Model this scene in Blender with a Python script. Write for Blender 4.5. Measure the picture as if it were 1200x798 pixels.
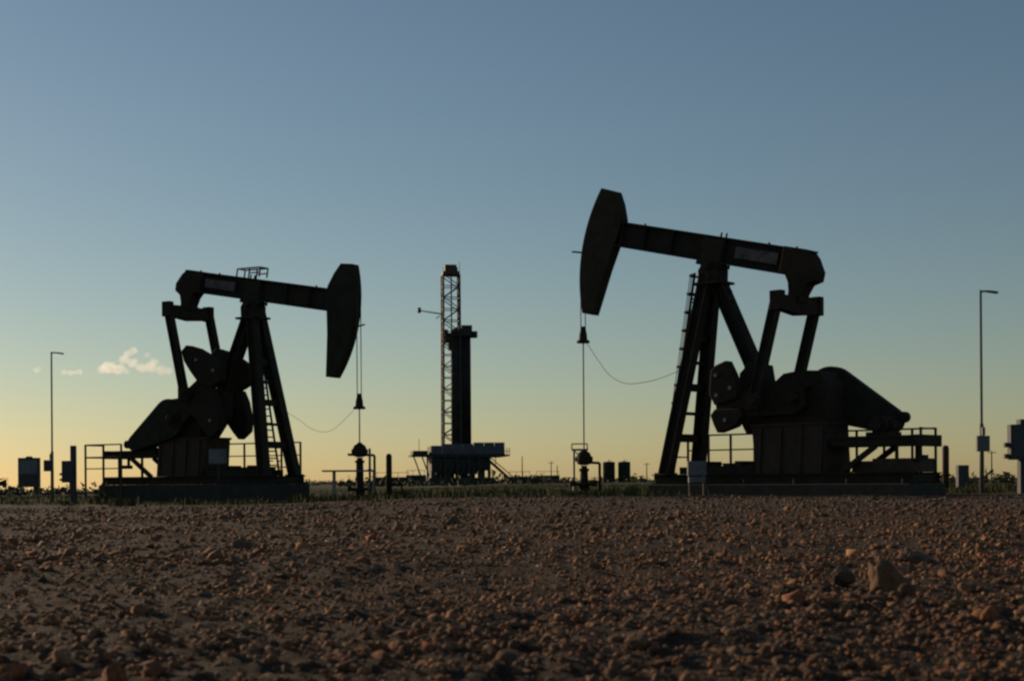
import bpy, bmesh, math, random
import numpy as np
from mathutils import Vector, Matrix

for o in list(bpy.data.objects):
    bpy.data.objects.remove(o)
sc = bpy.context.scene
COL = sc.collection
RAD = math.radians
random.seed(7)
rng = np.random.default_rng(11)

# ------------------------------------------------------------------ camera
EYE = 0.6
cam_d = bpy.data.cameras.new('camera')
cam_d.lens = 50.0
cam_d.sensor_width = 36.0
cam_d.shift_y = 0.136
cam_d.clip_start = 0.05
cam_d.clip_end = 40000
cam_d.dof.use_dof = True
cam_d.dof.focus_distance = 55.0
cam_d.dof.aperture_fstop = 5.0
cam = bpy.data.objects.new('camera', cam_d)
COL.objects.link(cam)
roll = RAD(0.4)
cam.matrix_world = Matrix(((math.cos(roll), math.sin(roll), 0, 0),
                           (0, 0, -1, 0),
                           (-math.sin(roll), math.cos(roll), 0, EYE),
                           (0, 0, 0, 1)))
sc.camera = cam

# ------------------------------------------------------------------ sky, sun, exposure
SUN_EL, SUN_AZ = RAD(13.2), RAD(-48.4)        # azimuth from the view axis (+Y), negative = left
world = bpy.data.worlds.new('World')
sc.world = world
world.use_nodes = True
wn = world.node_tree
sky = wn.nodes.new('ShaderNodeTexSky')
sky.sky_type = 'NISHITA'
sky.sun_disc = False
sky.sun_elevation = SUN_EL
sky.sun_rotation = SUN_AZ
sky.air_density = 1.222
sky.dust_density = 0.523
sky.ozone_density = 1.904
sky.altitude = 903
bgn = wn.nodes['Background']
wn.links.new(sky.outputs[0], bgn.inputs[0])
bgn.inputs[1].default_value = 0.0665

sun_d = bpy.data.lights.new('sun', 'SUN')
sun_d.energy = 4.4
sun_d.angle = RAD(0.55)
sun_d.color = (1.0, 0.75, 0.49)
sun = bpy.data.objects.new('sun', sun_d)
COL.objects.link(sun)
to_sun = Vector((math.sin(SUN_AZ) * math.cos(SUN_EL), math.cos(SUN_AZ) * math.cos(SUN_EL), math.sin(SUN_EL)))
sun.rotation_euler = (-to_sun).to_track_quat('-Z', 'Y').to_euler()

vs = sc.view_settings
vs.view_transform = 'Standard'
vs.look = 'None'
vs.exposure = 0.0
vs.gamma = 1.0
vs.use_curve_mapping = False
sc.cycles.volume_bounces = 6
sc.cycles.max_bounces = 8
sc.cycles.pixel_filter_type = 'BLACKMAN_HARRIS'
sc.cycles.filter_width = 2.4

# ------------------------------------------------------------------ materials
MATS = {}
def mat(name, c1, c2, scale=3.0, rough=0.7, bump=0.0, metal=0.0, spec=0.3, attr=None, detail=6.0):
    m = bpy.data.materials.new(name)
    m.use_nodes = True
    nt = m.node_tree
    b = nt.nodes['Principled BSDF']
    b.inputs['Roughness'].default_value = rough
    b.inputs['Metallic'].default_value = metal
    b.inputs['Specular IOR Level'].default_value = spec
    tc = nt.nodes.new('ShaderNodeTexCoord')
    nz = nt.nodes.new('ShaderNodeTexNoise')
    nz.inputs['Scale'].default_value = scale
    nz.inputs['Detail'].default_value = detail
    nz.inputs['Roughness'].default_value = 0.65
    nt.links.new(tc.outputs['Object'], nz.inputs['Vector'])
    rp = nt.nodes.new('ShaderNodeValToRGB')
    rp.color_ramp.elements[0].position = 0.35
    rp.color_ramp.elements[1].position = 0.68
    rp.color_ramp.elements[0].color = (*c1, 1)
    rp.color_ramp.elements[1].color = (*c2, 1)
    nt.links.new(nz.outputs['Fac'], rp.inputs['Fac'])
    src = rp.outputs['Color']
    if attr:
        at = nt.nodes.new('ShaderNodeAttribute')
        at.attribute_name = attr
        mx = nt.nodes.new('ShaderNodeMix')
        mx.data_type = 'RGBA'
        mx.blend_type = 'MULTIPLY'
        mx.inputs['Factor'].default_value = 1.0
        nt.links.new(src, mx.inputs['A'])
        nt.links.new(at.outputs['Color'], mx.inputs['B'])
        src = mx.outputs['Result']
    nt.links.new(src, b.inputs['Base Color'])
    if bump:
        bp = nt.nodes.new('ShaderNodeBump')
        bp.inputs['Strength'].default_value = 0.8
        bp.inputs['Distance'].default_value = bump
        nt.links.new(nz.outputs['Fac'], bp.inputs['Height'])
        nt.links.new(bp.outputs['Normal'], b.inputs['Normal'])
    MATS[name] = m
    return m

STEEL = mat('jack_paint', (0.026, 0.025, 0.018), (0.044, 0.039, 0.028), 2.2, 0.8, spec=0.08)
RUST = mat('rusty_steel', (0.038, 0.025, 0.018), (0.068, 0.040, 0.027), 4.0, 0.8)
CAST = mat('cast_iron', (0.027, 0.022, 0.016), (0.044, 0.033, 0.024), 5.0, 0.8, spec=0.08)
GALV = mat('galvanised_steel', (0.16, 0.16, 0.15), (0.24, 0.24, 0.22), 6.0, 0.5, metal=0.4)
DKGALV = mat('weathered_pole_steel', (0.09, 0.09, 0.08), (0.14, 0.14, 0.125), 5.0, 0.6)
RAILP = mat('railing_paint', (0.03, 0.03, 0.026), (0.05, 0.05, 0.042), 5.0, 0.6)
CABLE = mat('wire_rope', (0.03, 0.03, 0.028), (0.06, 0.058, 0.05), 20, 0.6)
CABGREY = mat('cabinet_grey', (0.10, 0.11, 0.115), (0.15, 0.16, 0.165), 3.0, 0.55)
CABDARK = mat('cabinet_dark', (0.035, 0.038, 0.045), (0.055, 0.058, 0.065), 3.0, 0.6)
CONC = mat('concrete', (0.027, 0.026, 0.022), (0.046, 0.044, 0.037), 2.5, 0.9, 0.01)
PLATE = mat('name_plate', (0.035, 0.028, 0.031), (0.12, 0.10, 0.105), 2.6, 0.6)
RIGST = mat('rig_steel', (0.015, 0.016, 0.014), (0.030, 0.031, 0.027), 0.6, 0.65)
RIGGAL = mat('rig_mast_paint', (0.016, 0.019, 0.018), (0.030, 0.033, 0.029), 0.6, 0.6)
RIGYEL = mat('rig_crown_paint', (0.035, 0.032, 0.012), (0.07, 0.058, 0.016), 0.8, 0.6)
RIGBLUE = mat('wind_wall', (0.045, 0.055, 0.075), (0.07, 0.08, 0.105), 0.4, 0.6)
PIPE = mat('drill_pipe', (0.022, 0.020, 0.018), (0.045, 0.042, 0.036), 0.5, 0.6)
PIPE2 = mat('drill_pipe_worn', (0.045, 0.043, 0.040), (0.075, 0.070, 0.062), 0.5, 0.6)
TANKG = mat('tank_green', (0.028, 0.038, 0.028), (0.045, 0.058, 0.042), 0.4, 0.6)
WOOD = mat('pole_wood', (0.055, 0.042, 0.030), (0.09, 0.07, 0.05), 1.5, 0.9)
ROCK = mat('rock', (0.095, 0.054, 0.030), (0.19, 0.110, 0.058), 9.0, 0.92, 0.02)
ROCKD = mat('clod', (0.070, 0.048, 0.036), (0.135, 0.092, 0.066), 12.0, 0.95, 0.02)
GRAV = mat('gravel_stone', (0.55, 0.52, 0.50), (1.35, 1.30, 1.25), 60.0, 0.95, 0.008, attr='tint')
GRASSM = mat('grass_blade', (0.55, 0.55, 0.55), (1, 1, 1), 0.7, 0.75, attr='tint', spec=0.15)
LEAF = mat('scrub_leaf', (0.030, 0.036, 0.014), (0.055, 0.060, 0.022), 2.0, 0.8)

# ------------------------------------------------------------------ mesh helpers
def finish(name, me, m, parent=None):
    o = bpy.data.objects.new(name, me)
    COL.objects.link(o)
    if m is not None and not me.materials:
        me.materials.append(m)
    if parent is not None:
        o.parent = parent
    return o

def frame(p0, p1, up=(0, 0, 1)):
    p0, p1 = Vector(p0), Vector(p1)
    d = (p1 - p0)
    L = d.length
    d.normalize()
    u = Vector(up)
    if abs(d.dot(u)) > 0.995:
        u = Vector((1, 0, 0))
    y = u.cross(d).normalized()
    z = d.cross(y).normalized()
    M = Matrix(((d.x, y.x, z.x, p0.x), (d.y, y.y, z.y, p0.y), (d.z, y.z, z.z, p0.z), (0, 0, 0, 1)))
    return M, L

class MB:
    def __init__(s):
        s.v, s.f, s.sm = [], [], []
    def add(s, vs_, fs, smooth=False):
        b = len(s.v)
        s.v += [tuple(v) for v in vs_]
        s.f += [[i + b for i in f] for f in fs]
        s.sm += [smooth] * len(fs)
        return s
    def hexa(s, pts):
        return s.add(pts, [(0, 3, 2, 1), (4, 5, 6, 7), (0, 1, 5, 4), (1, 2, 6, 5), (2, 3, 7, 6), (3, 0, 4, 7)])
    def box(s, lo, hi):
        (a, b, c), (d, e, f) = lo, hi
        return s.hexa([(a, b, c), (d, b, c), (d, e, c), (a, e, c), (a, b, f), (d, b, f), (d, e, f), (a, e, f)])
    def bar(s, p0, p1, w, h, w1=None, h1=None, up=(0, 0, 1)):
        M, L = frame(p0, p1, up)
        w1 = w if w1 is None else w1
        h1 = h if h1 is None else h1
        q = []
        for x, ww, hh in ((0, w, h), (L, w1, h1)):
            for y, z in ((-1, -1), (1, -1), (1, 1), (-1, 1)):
                q.append(M @ Vector((x, y * ww / 2, z * hh / 2)))
        return s.hexa(q)
    def ibeam(s, p0, p1, w, h, tf=0.04, tw=0.03, up=(0, 0, 1)):
        M, L = frame(p0, p1, up)
        def bx(y0, y1, z0, z1):
            s.hexa([M @ Vector(p) for p in ((0, y0, z0), (L, y0, z0), (L, y1, z0), (0, y1, z0), (0, y0, z1), (L, y0, z1), (L, y1, z1), (0, y1, z1))])
        bx(-w / 2, w / 2, -h / 2, -h / 2 + tf)
        bx(-w / 2, w / 2, h / 2 - tf, h / 2)
        bx(-tw / 2, tw / 2, -h / 2 + tf, h / 2 - tf)
        return s
    def tube(s, p0, p1, r, r1=None, n=10, cap=True):
        M, L = frame(p0, p1)
        r1 = r if r1 is None else r1
        q = []
        for x, rr in ((0, r), (L, r1)):
            for k in range(n):
                a = 2 * math.pi * k / n
                q.append(M @ Vector((x, rr * math.cos(a), rr * math.sin(a))))
        s.add(q, [(k, (k + 1) % n, n + (k + 1) % n, n + k) for k in range(n)], True)
        if cap:
            b = len(s.v) - 2 * n
            s.f += [[b + k for k in range(n)][::-1], [b + n + k for k in range(n)]]
            s.sm += [False, False]
        return s
    def prism(s, poly, y0, y1):
        n = len(poly)
        q = [(a, y0, b) for a, b in poly] + [(a, y1, b) for a, b in poly]
        return s.add(q, [list(range(n)), list(range(2 * n - 1, n - 1, -1))] +
                     [(k, n + k, n + (k + 1) % n, (k + 1) % n) for k in range(n)])
    def path(s, pts, r, n=6):
        for a, b in zip(pts[:-1], pts[1:]):
            s.tube(a, b, r, n=n)
        return s
    def lathe(s, prof, base=(0, 0, 0), n=18):
        q, f = [], []
        for r, z in prof:
            for k in range(n):
                a = 2 * math.pi * k / n
                q.append((base[0] + r * math.cos(a), base[1] + r * math.sin(a), base[2] + z))
        for i in range(len(prof) - 1):
            for k in range(n):
                f.append((i * n + k, i * n + (k + 1) % n, (i + 1) * n + (k + 1) % n, (i + 1) * n + k))
        s.add(q, f, True)
        b = len(s.v) - len(q)
        s.f += [[b + k for k in range(n)][::-1], [b + (len(prof) - 1) * n + k for k in range(n)]]
        s.sm += [False, False]
        return s
    def build(s, name, m, parent=None, bevel=0.0):
        me = bpy.data.meshes.new(name)
        me.from_pydata(s.v, [], s.f)
        me.polygons.foreach_set('use_smooth', s.sm)
        bm = bmesh.new()
        bm.from_mesh(me)
        bmesh.ops.recalc_face_normals(bm, faces=bm.faces)
        bm.to_mesh(me)
        bm.free()
        o = finish(name, me, m, parent)
        if bevel:
            bv = o.modifiers.new('bevel', 'BEVEL')
            bv.width = bevel
            bv.segments = 2
            bv.limit_method = 'ANGLE'
        return o

_unit = {}
def unit(kind, m):
    k = (kind, m.name)
    if k not in _unit:
        b = MB()
        if kind == 'box':
            b.box((0, -.5, -.5), (1, .5, .5))
        else:
            b.tube((0, 0, 0), (1, 0, 0), 1, n=8)
        o = b.build(kind, m)
        me = o.data
        bpy.data.objects.remove(o)
        _unit[k] = me
    return _unit[k]
def piece(name, p0, p1, w, h, m, parent, up=(0, 0, 1)):          # square bar that shares its mesh
    M, L = frame(p0, p1, up)
    o = finish(name, unit('box', m), m, parent)
    o.matrix_local = M @ Matrix.Diagonal((L, w, h, 1))
    return o
def rod(name, p0, p1, r, m, parent):                             # round bar that shares its mesh
    M, L = frame(p0, p1)
    o = finish(name, unit('tube', m), m, parent)
    o.matrix_local = M @ Matrix.Diagonal((L, r, r, 1))
    return o

def tag(o, label, cat, group=None, kind=None):
    if kind:
        o['kind'] = kind
    if label:
        o['label'] = label
    if cat:
        o['category'] = cat
    if group:
        o['group'] = group
    return o
def thing(name, loc, label, cat, group=None, rz=0.0):
    e = bpy.data.objects.new(name, None)
    e.empty_display_size = 0.3
    COL.objects.link(e)
    e.location = loc
    e.rotation_euler = (0, 0, rz)
    return tag(e, label, cat, group)

# ------------------------------------------------------------------ terrain
def smooth(t):
    t = np.clip(t, 0, 1)
    return t * t * (3 - 2 * t)
_lat = rng.random((256, 256))
def vnoise(x, y):
    xi = np.floor(x).astype(int)
    yi = np.floor(y).astype(int)
    fx, fy = smooth(x - xi), smooth(y - yi)
    g = lambda a, b: _lat[a % 256, b % 256]
    return (g(xi, yi) * (1 - fx) + g(xi + 1, yi) * fx) * (1 - fy) + (g(xi, yi + 1) * (1 - fx) + g(xi + 1, yi + 1) * fx) * fy - 0.5
def terr(x, y, fine=False):
    x = np.asarray(x, float)
    y = np.asarray(y, float)
    r = np.hypot(x, y)
    z = -0.30 * smooth((-x - 1) / 10) * smooth((y - 15) / 40)
    tn = np.clip(x / np.maximum(np.abs(y), 1e-3), -0.4, 0.4)
    k = 0.0008 + np.where(tn < 0, 0.0056 * smooth((-tn - 0.16) / 0.12), 0.0022 * smooth((tn - 0.2) / 0.12))
    k = np.where(y < 0, 0.001, k)
    z = z - np.clip(r - 80, 0, 9000) * k
    pad = 1 - smooth((r - 45) / 30)
    z = z + pad * (0.055 * vnoise(x / 2.3 + 9, y / 2.3) + 0.032 * vnoise(x / 0.8, y / 0.8 + 30)) * smooth(r / 3)
    if fine:
        nr = 1 - smooth((r - 14) / 20)
        z = z + nr * (0.040 * vnoise(x / 0.23 + 3, y / 0.23) + 0.030 * vnoise(x / 0.09, y / 0.09) + 0.018 * vnoise(x / 0.04, y / 0.04))
    return z
def tz(x, y):
    return float(terr(x, y))
def edge(x, y=0):
    """distance (Y) at which the gravel pad gives way to grass"""
    return 50.5 + 0.42 * np.clip(-np.asarray(x) - 3, 0, 22) + 4.0 * vnoise(np.asarray(x) / 3.0 + 50, np.asarray(x) * 0 + 5.5)

def ground():
    ang_f = np.linspace(-48, 48, 560)
    ang = np.concatenate([np.linspace(-180, -50, 40, endpoint=False), ang_f, np.linspace(50, 180, 40, endpoint=False)])
    rr = [0.0, 0.8, 1.6, 2.2]
    r = 2.6
    while r < 60:
        rr.append(r)
        r *= 1.0125 if r < 14 else 1.02
    while r < 9000:
        rr.append(r)
        r *= 1.09
    rr = np.array(rr)
    A, Rr = np.meshgrid(np.radians(ang), rr)
    X, Y = Rr * np.sin(A), Rr * np.cos(A)
    Z = terr(X, Y, True)
    na, nr = len(ang), len(rr)
    co = np.stack([X, Y, Z], -1).reshape(-1, 3)
    i = np.arange(nr - 1)[:, None] * na
    j = np.arange(na)[None, :]
    j2 = (j + 1) % na
    q = np.stack([i + j, i + j2, i + na + j2, i + na + j], -1).reshape(-1, 4)[:, ::-1]
    me = bpy.data.meshes.new('ground')
    me.vertices.add(len(co))
    me.vertices.foreach_set('co', co.ravel())
    me.loops.add(q.size)
    me.loops.foreach_set('vertex_index', q.ravel().astype(np.int32))
    me.polygons.add(len(q))
    me.polygons.foreach_set('loop_start', np.arange(0, q.size, 4, dtype=np.int32))
    me.polygons.foreach_set('use_smooth', np.ones(len(q), bool))
    me.update(calc_edges=True)
    g = smooth((edge(X, Y) - Y + 0.8) / 1.6)
    g = np.where(np.abs(X) > 60, 0, g).ravel()
    at = me.attributes.new('gravel', 'FLOAT', 'POINT')
    at.data.foreach_set('value', g)
    m = bpy.data.materials.new('ground_surface')
    m.use_nodes = True
    nt = m.node_tree
    b = nt.nodes['Principled BSDF']
    b.inputs['Roughness'].default_value = 0.95
    b.inputs['Specular IOR Level'].default_value = 0.15
    tc = nt.nodes.new('ShaderNodeTexCoord')
    def noise(sc_, det=8):
        n = nt.nodes.new('ShaderNodeTexNoise')
        n.inputs['Scale'].default_value = sc_
        n.inputs['Detail'].default_value = det
        n.inputs['Roughness'].default_value = 0.7
        nt.links.new(tc.outputs['Object'], n.inputs['Vector'])
        return n
    def ramp(n, stops):
        r_ = nt.nodes.new('ShaderNodeValToRGB')
        el = r_.color_ramp.elements
        while len(el) < len(stops):
            el.new(0.5)
        for e, (p, c) in zip(el, stops):
            e.position = p
            e.color = (*c, 1)
        nt.links.new(n.outputs['Fac'], r_.inputs['Fac'])
        return r_
    n1, n2 = noise(22, 10), noise(0.5)
    dirt = ramp(n1, [(0.3, (0.044, 0.030, 0.021)), (0.5, (0.066, 0.045, 0.031)), (0.72, (0.102, 0.069, 0.045))])
    grass = ramp(n2, [(0.35, (0.036, 0.040, 0.012)), (0.65, (0.062, 0.060, 0.020))])
    af = nt.nodes.new('ShaderNodeAttribute')
    af.attribute_name = 'gravel'
    mx = nt.nodes.new('ShaderNodeMix')
    mx.data_type = 'RGBA'
    nt.links.new(af.outputs['Fac'], mx.inputs['Factor'])
    nt.links.new(grass.outputs['Color'], mx.inputs['A'])
    nt.links.new(dirt.outputs['Color'], mx.inputs['B'])
    nt.links.new(mx.outputs['Result'], b.inputs['Base Color'])
    bp = nt.nodes.new('ShaderNodeBump')
    bp.inputs['Strength'].default_value = 1.0
    bp.inputs['Distance'].default_value = 0.07
    nt.links.new(n1.outputs['Fac'], bp.inputs['Height'])
    nt.links.new(bp.outputs['Normal'], b.inputs['Normal'])
    o = finish('ground', me, m)
    o['kind'] = 'structure'
ground()

# ------------------------------------------------------------------ loose gravel (one mass)
def templates(sub, count, jag):
    out = []
    for k in range(count):
        bm = bmesh.new()
        bmesh.ops.create_icosphere(bm, subdivisions=sub, radius=1.0)
        v = np.array([p.co[:] for p in bm.verts])
        f = np.array([[q.index for q in t.verts] for t in bm.faces])
        bm.free()
        for _ in range(9):                       # chop flat facets off the lump
            d = rng.normal(size=3)
            d /= np.linalg.norm(d)
            h = rng.uniform(0.42, 0.85)
            pr = v @ d
            v = v - np.outer(np.maximum(pr - h, 0), d)
        v = v * (1 + rng.normal(0, jag, (len(v), 1)))
        out.append((v, f))
    return out
PAL = np.array([(0.120, 0.074, 0.046), (0.095, 0.074, 0.058), (0.155, 0.098, 0.058), (0.145, 0.068, 0.040),
                (0.072, 0.050, 0.038), (0.185, 0.125, 0.080), (0.098, 0.064, 0.045), (0.155, 0.082, 0.046),
                (0.105, 0.071, 0.050), (0.115, 0.078, 0.055), (0.125, 0.080, 0.051), (0.090, 0.060, 0.044)])
def gravel():
    V, Fc, Cc = [], [], []
    base = 0
    def scatter(n, r0, r1, tpl, med, sig, mx, skew, side=False):
        nonlocal base
        u = rng.random(n)
        r = r0 + (r1 - r0) * u ** skew
        a = np.radians(rng.uniform(-25.5, 25.5, n))
        if side:
            a = np.sign(a) * np.radians(25.5) + a * 0.9
        x, y = r * np.sin(a), r * np.cos(a)
        ok = y < edge(x) + rng.normal(0, 0.8, n)
        patch = vnoise(x / 1.9 + 140, y / 3.4 + 60) + 0.5 * vnoise(x / 0.6 + 10, y / 0.6)
        ok &= rng.random(n) < np.clip(0.95 + 1.0 * patch, 0.5, 1)
        x, y = x[ok], y[ok]
        n = len(x)
        s = np.minimum(med * np.exp(rng.normal(0, sig, n)), mx)
        clump = vnoise(x / 0.7 + 77, y / 0.7)
        s *= 1 + 0.5 * clump
        z = terr(x, y, True) + s * rng.uniform(-0.5, 0.2, n)
        ci = rng.integers(0, len(PAL), n)
        shade = rng.uniform(0.75, 1.15, n) * (1 + 0.45 * vnoise(x / 1.6, y / 1.6 + 11))
        ti = rng.integers(0, len(tpl), n)
        for t, (v, f) in enumerate(tpl):
            sel = np.where(ti == t)[0]
            m = len(sel)
            if not m:
                continue
            q = rng.normal(size=(m, 4))
            q /= np.linalg.norm(q, axis=1, keepdims=True)
            w_, i_, j_, k_ = q.T
            Rm = np.stack([np.stack([1 - 2 * (j_**2 + k_**2), 2 * (i_*j_ - k_*w_), 2 * (i_*k_ + j_*w_)], -1),
                           np.stack([2 * (i_*j_ + k_*w_), 1 - 2 * (i_**2 + k_**2), 2 * (j_*k_ - i_*w_)], -1),
                           np.stack([2 * (i_*k_ - j_*w_), 2 * (j_*k_ + i_*w_), 1 - 2 * (i_**2 + j_**2)], -1)], 1)
            ss = rng.uniform(0.6, 1.15, (m, 1, 3))
            vv = np.einsum('nab,nvb->nva', Rm, v[None] * ss)
            vv[:, :, 2] *= 0.8
            vv = vv * s[sel][:, None, None] + np.stack([x[sel], y[sel], z[sel]], -1)[:, None, :]
            V.append(vv.reshape(-1, 3))
            Fc.append((f[None] + (np.arange(m) * len(v))[:, None, None] + base).reshape(-1, 3))
            cc = PAL[ci[sel]] * shade[sel][:, None] * np.array([1.50, 1.23, 0.97])
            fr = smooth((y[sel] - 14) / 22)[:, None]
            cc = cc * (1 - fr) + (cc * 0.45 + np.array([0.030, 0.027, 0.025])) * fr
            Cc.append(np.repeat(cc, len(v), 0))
            base += m * len(v)
    hi = templates(2, 12, 0.09)
    lo = templates(1, 14, 0.16)
    scatter(1800, 3.3, 9.0, hi, 0.027, 0.38, 0.06, 1.0)
    scatter(2800, 3.2, 7.0, hi, 0.017, 0.45, 0.035, 0.9)
    scatter(40000, 3.2, 12, lo, 0.0145, 0.42, 0.036, 0.8)
    scatter(34000, 10, 26, lo, 0.024, 0.5, 0.08, 0.9)
    scatter(20000, 22, 56, lo, 0.038, 0.48, 0.12, 0.9)
    scatter(9000, 1.2, 12, lo, 0.019, 0.45, 0.045, 0.75, True)
    scatter(7000, 11, 30, lo, 0.030, 0.5, 0.09, 0.8, True)
    scatter(3500, 1.0, 3.4, lo, 0.016, 0.45, 0.04, 0.7)
    V = np.concatenate(V)
    Fc = np.concatenate(Fc)
    Cc = np.concatenate(Cc)
    me = bpy.data.meshes.new('gravel')
    me.vertices.add(len(V))
    me.vertices.foreach_set('co', V.ravel())
    me.loops.add(Fc.size)
    me.loops.foreach_set('vertex_index', Fc.ravel().astype(np.int32))
    me.polygons.add(len(Fc))
    me.polygons.foreach_set('loop_start', np.arange(0, Fc.size, 3, dtype=np.int32))
    me.update(calc_edges=True)
    at = me.attributes.new('tint', 'FLOAT_COLOR', 'POINT')
    at.data.foreach_set('color', np.concatenate([Cc, np.ones((len(Cc), 1))], 1).ravel())
    o = finish('gravel', me, GRAV)
    tag(o, 'loose brown gravel and dirt clods covering the well pad', 'gravel', kind='stuff')
gravel()

# ------------------------------------------------------------------ grass and weeds
def blades(name, X, Y, Hh, label, wmul=1.0):
    n = len(X)
    Z = terr(X, Y)
    a = rng.uniform(0, 2 * math.pi, n)
    w = Hh * rng.uniform(0.03, 0.07, n) * wmul
    lean = Hh * rng.uniform(0.0, 0.5, n)
    la = rng.uniform(0, 2 * math.pi, n)
    dx, dy = np.cos(a) * w, np.sin(a) * w
    lx, ly = np.cos(la) * lean, np.sin(la) * lean
    P = np.stack([np.stack([X - dx, Y - dy, Z - 0.03], -1), np.stack([X + dx, Y + dy, Z - 0.03], -1),
                  np.stack([X + dx * .7 + lx * .35, Y + dy * .7 + ly * .35, Z + Hh * .6], -1),
                  np.stack([X - dx * .7 + lx * .35, Y - dy * .7 + ly * .35, Z + Hh * .6], -1),
                  np.stack([X + lx, Y + ly, Z + Hh], -1)], 1).reshape(-1, 3)
    b = (np.arange(n) * 5)[:, None]
    T = np.concatenate([b + np.array([[0, 1, 2]]), b + np.array([[0, 2, 3]]), b + np.array([[3, 2, 4]])], 0)
    c = np.array([(0.058, 0.072, 0.016), (0.068, 0.074, 0.021), (0.088, 0.082, 0.030), (0.044, 0.060, 0.013)])[rng.integers(0, 4, n)]
    c = c * (0.7 + 0.6 * (vnoise(X / 5, Y / 5) + 0.5))[:, None]
    me = bpy.data.meshes.new(name)
    me.vertices.add(len(P))
    me.vertices.foreach_set('co', P.ravel())
    me.loops.add(T.size)
    me.loops.foreach_set('vertex_index', T.ravel().astype(np.int32))
    me.polygons.add(len(T))
    me.polygons.foreach_set('loop_start', np.arange(0, T.size, 3, dtype=np.int32))
    me.update(calc_edges=True)
    at = me.attributes.new('tint', 'FLOAT_COLOR', 'POINT')
    at.data.foreach_set('color', np.concatenate([np.repeat(c, 5, 0), np.ones((len(P), 1))], 1).ravel())
    o = finish(name, me, GRASSM)
    tag(o, label, 'grass', kind='stuff')
    return o
def grass():
    n = 115000
    r = 49 + 130 * rng.random(n) ** 1.7
    tn = rng.uniform(-0.46, 0.46, n)
    Y = r
    X = tn * r
    dens = vnoise(X / 3.5 + 20, Y / 6.0) + 0.6 * vnoise(X / 1.1, Y / 1.1)
    ok = (Y > edge(X) + rng.normal(0.4, 0.5, n)) & (dens > -0.32)
    X, Y, dens = X[ok], Y[ok], dens[ok]
    Hh = (0.08 + 0.20 * np.clip(dens + 0.3, 0, 1.2)) * rng.uniform(0.6, 1.35, len(X))
    Hh *= 1 + 0.0 * smooth((-X - 15) / 6)
    blades('grass', X, Y, Hh, 'olive green weeds and grass growing past the gravel edge')
    cx = rng.uniform(-26, 24, 130)
    cy = edge(cx) + rng.uniform(-1.5, 9, 130)
    X = np.repeat(cx, 55) + rng.normal(0, 0.28, 130 * 55)
    Y = np.repeat(cy, 55) + rng.normal(0, 0.28, 130 * 55)
    blades('weed_clumps', X, Y, np.repeat(rng.uniform(0.12, 0.42, 130), 55) * rng.uniform(.5, 1.1, len(X)), 'ragged weed clumps along the edge of the pad')
    # a few sparse tufts on the pad itself
    cx = rng.uniform(-14, 17, 26)
    cy = rng.uniform(20, 48, 26)
    X = np.repeat(cx, 26) + rng.normal(0, 0.09, 26 * 26)
    Y = np.repeat(cy, 26) + rng.normal(0, 0.09, 26 * 26)
    blades('weed_tufts', X, Y, rng.uniform(0.05, 0.17, len(X)), 'sparse dry weed tufts scattered over the gravel')
grass()

# ------------------------------------------------------------------ single rocks
def rock(name, x, y, size, m, label, seed, rz=0.0, sink=0.12, subdiv=4, group=None, tilt=0.0, knob=0.0):
    r2 = np.random.default_rng(seed)
    bm = bmesh.new()
    bmesh.ops.create_icosphere(bm, subdivisions=subdiv, radius=1.0)
    v = np.array([p.co[:] for p in bm.verts])
    for _ in range(13):
        d = r2.normal(size=3)
        d /= np.linalg.norm(d)
        h = r2.uniform(0.5, 0.85)
        v = v - np.outer(np.maximum(v @ d - h, 0), d) * 0.93
    for s_, a_ in ((2.3, 0.16), (5.5, 0.07), (12, 0.035)):
        v = v * (1 + a_ * (vnoise(v[:, 0] * s_ + seed, v[:, 1] * s_ + v[:, 2] * s_ * 0.8) + vnoise(v[:, 2] * s_ + 40, v[:, 0] * s_ - v[:, 1] * s_ + seed)))[:, None]
    if knob:
        k = smooth((v[:, 2] - .05) / .35) * knob
        v[:, 0] = v[:, 0] * (1 - .45 * k) - .42 * k
        v[:, 1] *= 1 - .35 * k
    v = v * np.array(size) / 2
    v = v @ np.array(Matrix.Rotation(tilt, 3, 'Y')).T
    v[:, 2] -= v[:, 2].min() + sink * size[2]
    for p, c in zip(bm.verts, v):
        p.co = c
    for f in bm.faces:
        f.smooth = False
    me = bpy.data.meshes.new(name)
    bm.to_mesh(me)
    bm.free()
    o = finish(name, me, m)
    o.location = (x, y, tz(x, y))
    o.rotation_euler = (0, 0, rz)
    return tag(o, label, 'rock', group)
rock('rock', 1.83, 7.0, (0.25, 0.23, 0.27), ROCK, 'tall tan rock, largest stone in the right foreground', 5, 0.5, tilt=0.0, knob=0.6)
rock('rock', 1.80, 7.75, (0.17, 0.14, 0.13), ROCKD, 'low dark rock just behind and left of the tall tan rock', 9, 1.0)
rock('dirt_clod', 2.72, 9.6, (0.24, 0.20, 0.13), ROCKD, 'broad dark clod beyond the tall tan rock, towards the right edge', 14, 0.2)
rock('dirt_clod', -0.80, 19.0, (0.26, 0.22, 0.18), ROCKD, 'dark dirt clod sticking up in the middle distance below the drilling rig', 21, 0.7)
rock('dirt_clod', -2.4, 12.6, (0.20, 0.17, 0.12), ROCKD, 'brown dirt clod on the gravel in front of the left pump jack', 33, 2.0)
rock('dirt_clod', 0.42, 4.75, (0.11, 0.10, 0.08), ROCK, 'reddish clod at the very front, right of centre', 41, 0.4)
rock('dirt_clod', -0.95, 5.0, (0.12, 0.10, 0.07), ROCKD, 'flat brown clod at the very front, left of centre', 52, 1.4)

# ------------------------------------------------------------------ pump jacks
def rot(b, n, a):
    return b * math.cos(a) - n * math.sin(a), b * math.sin(a) + n * math.cos(a)

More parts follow.
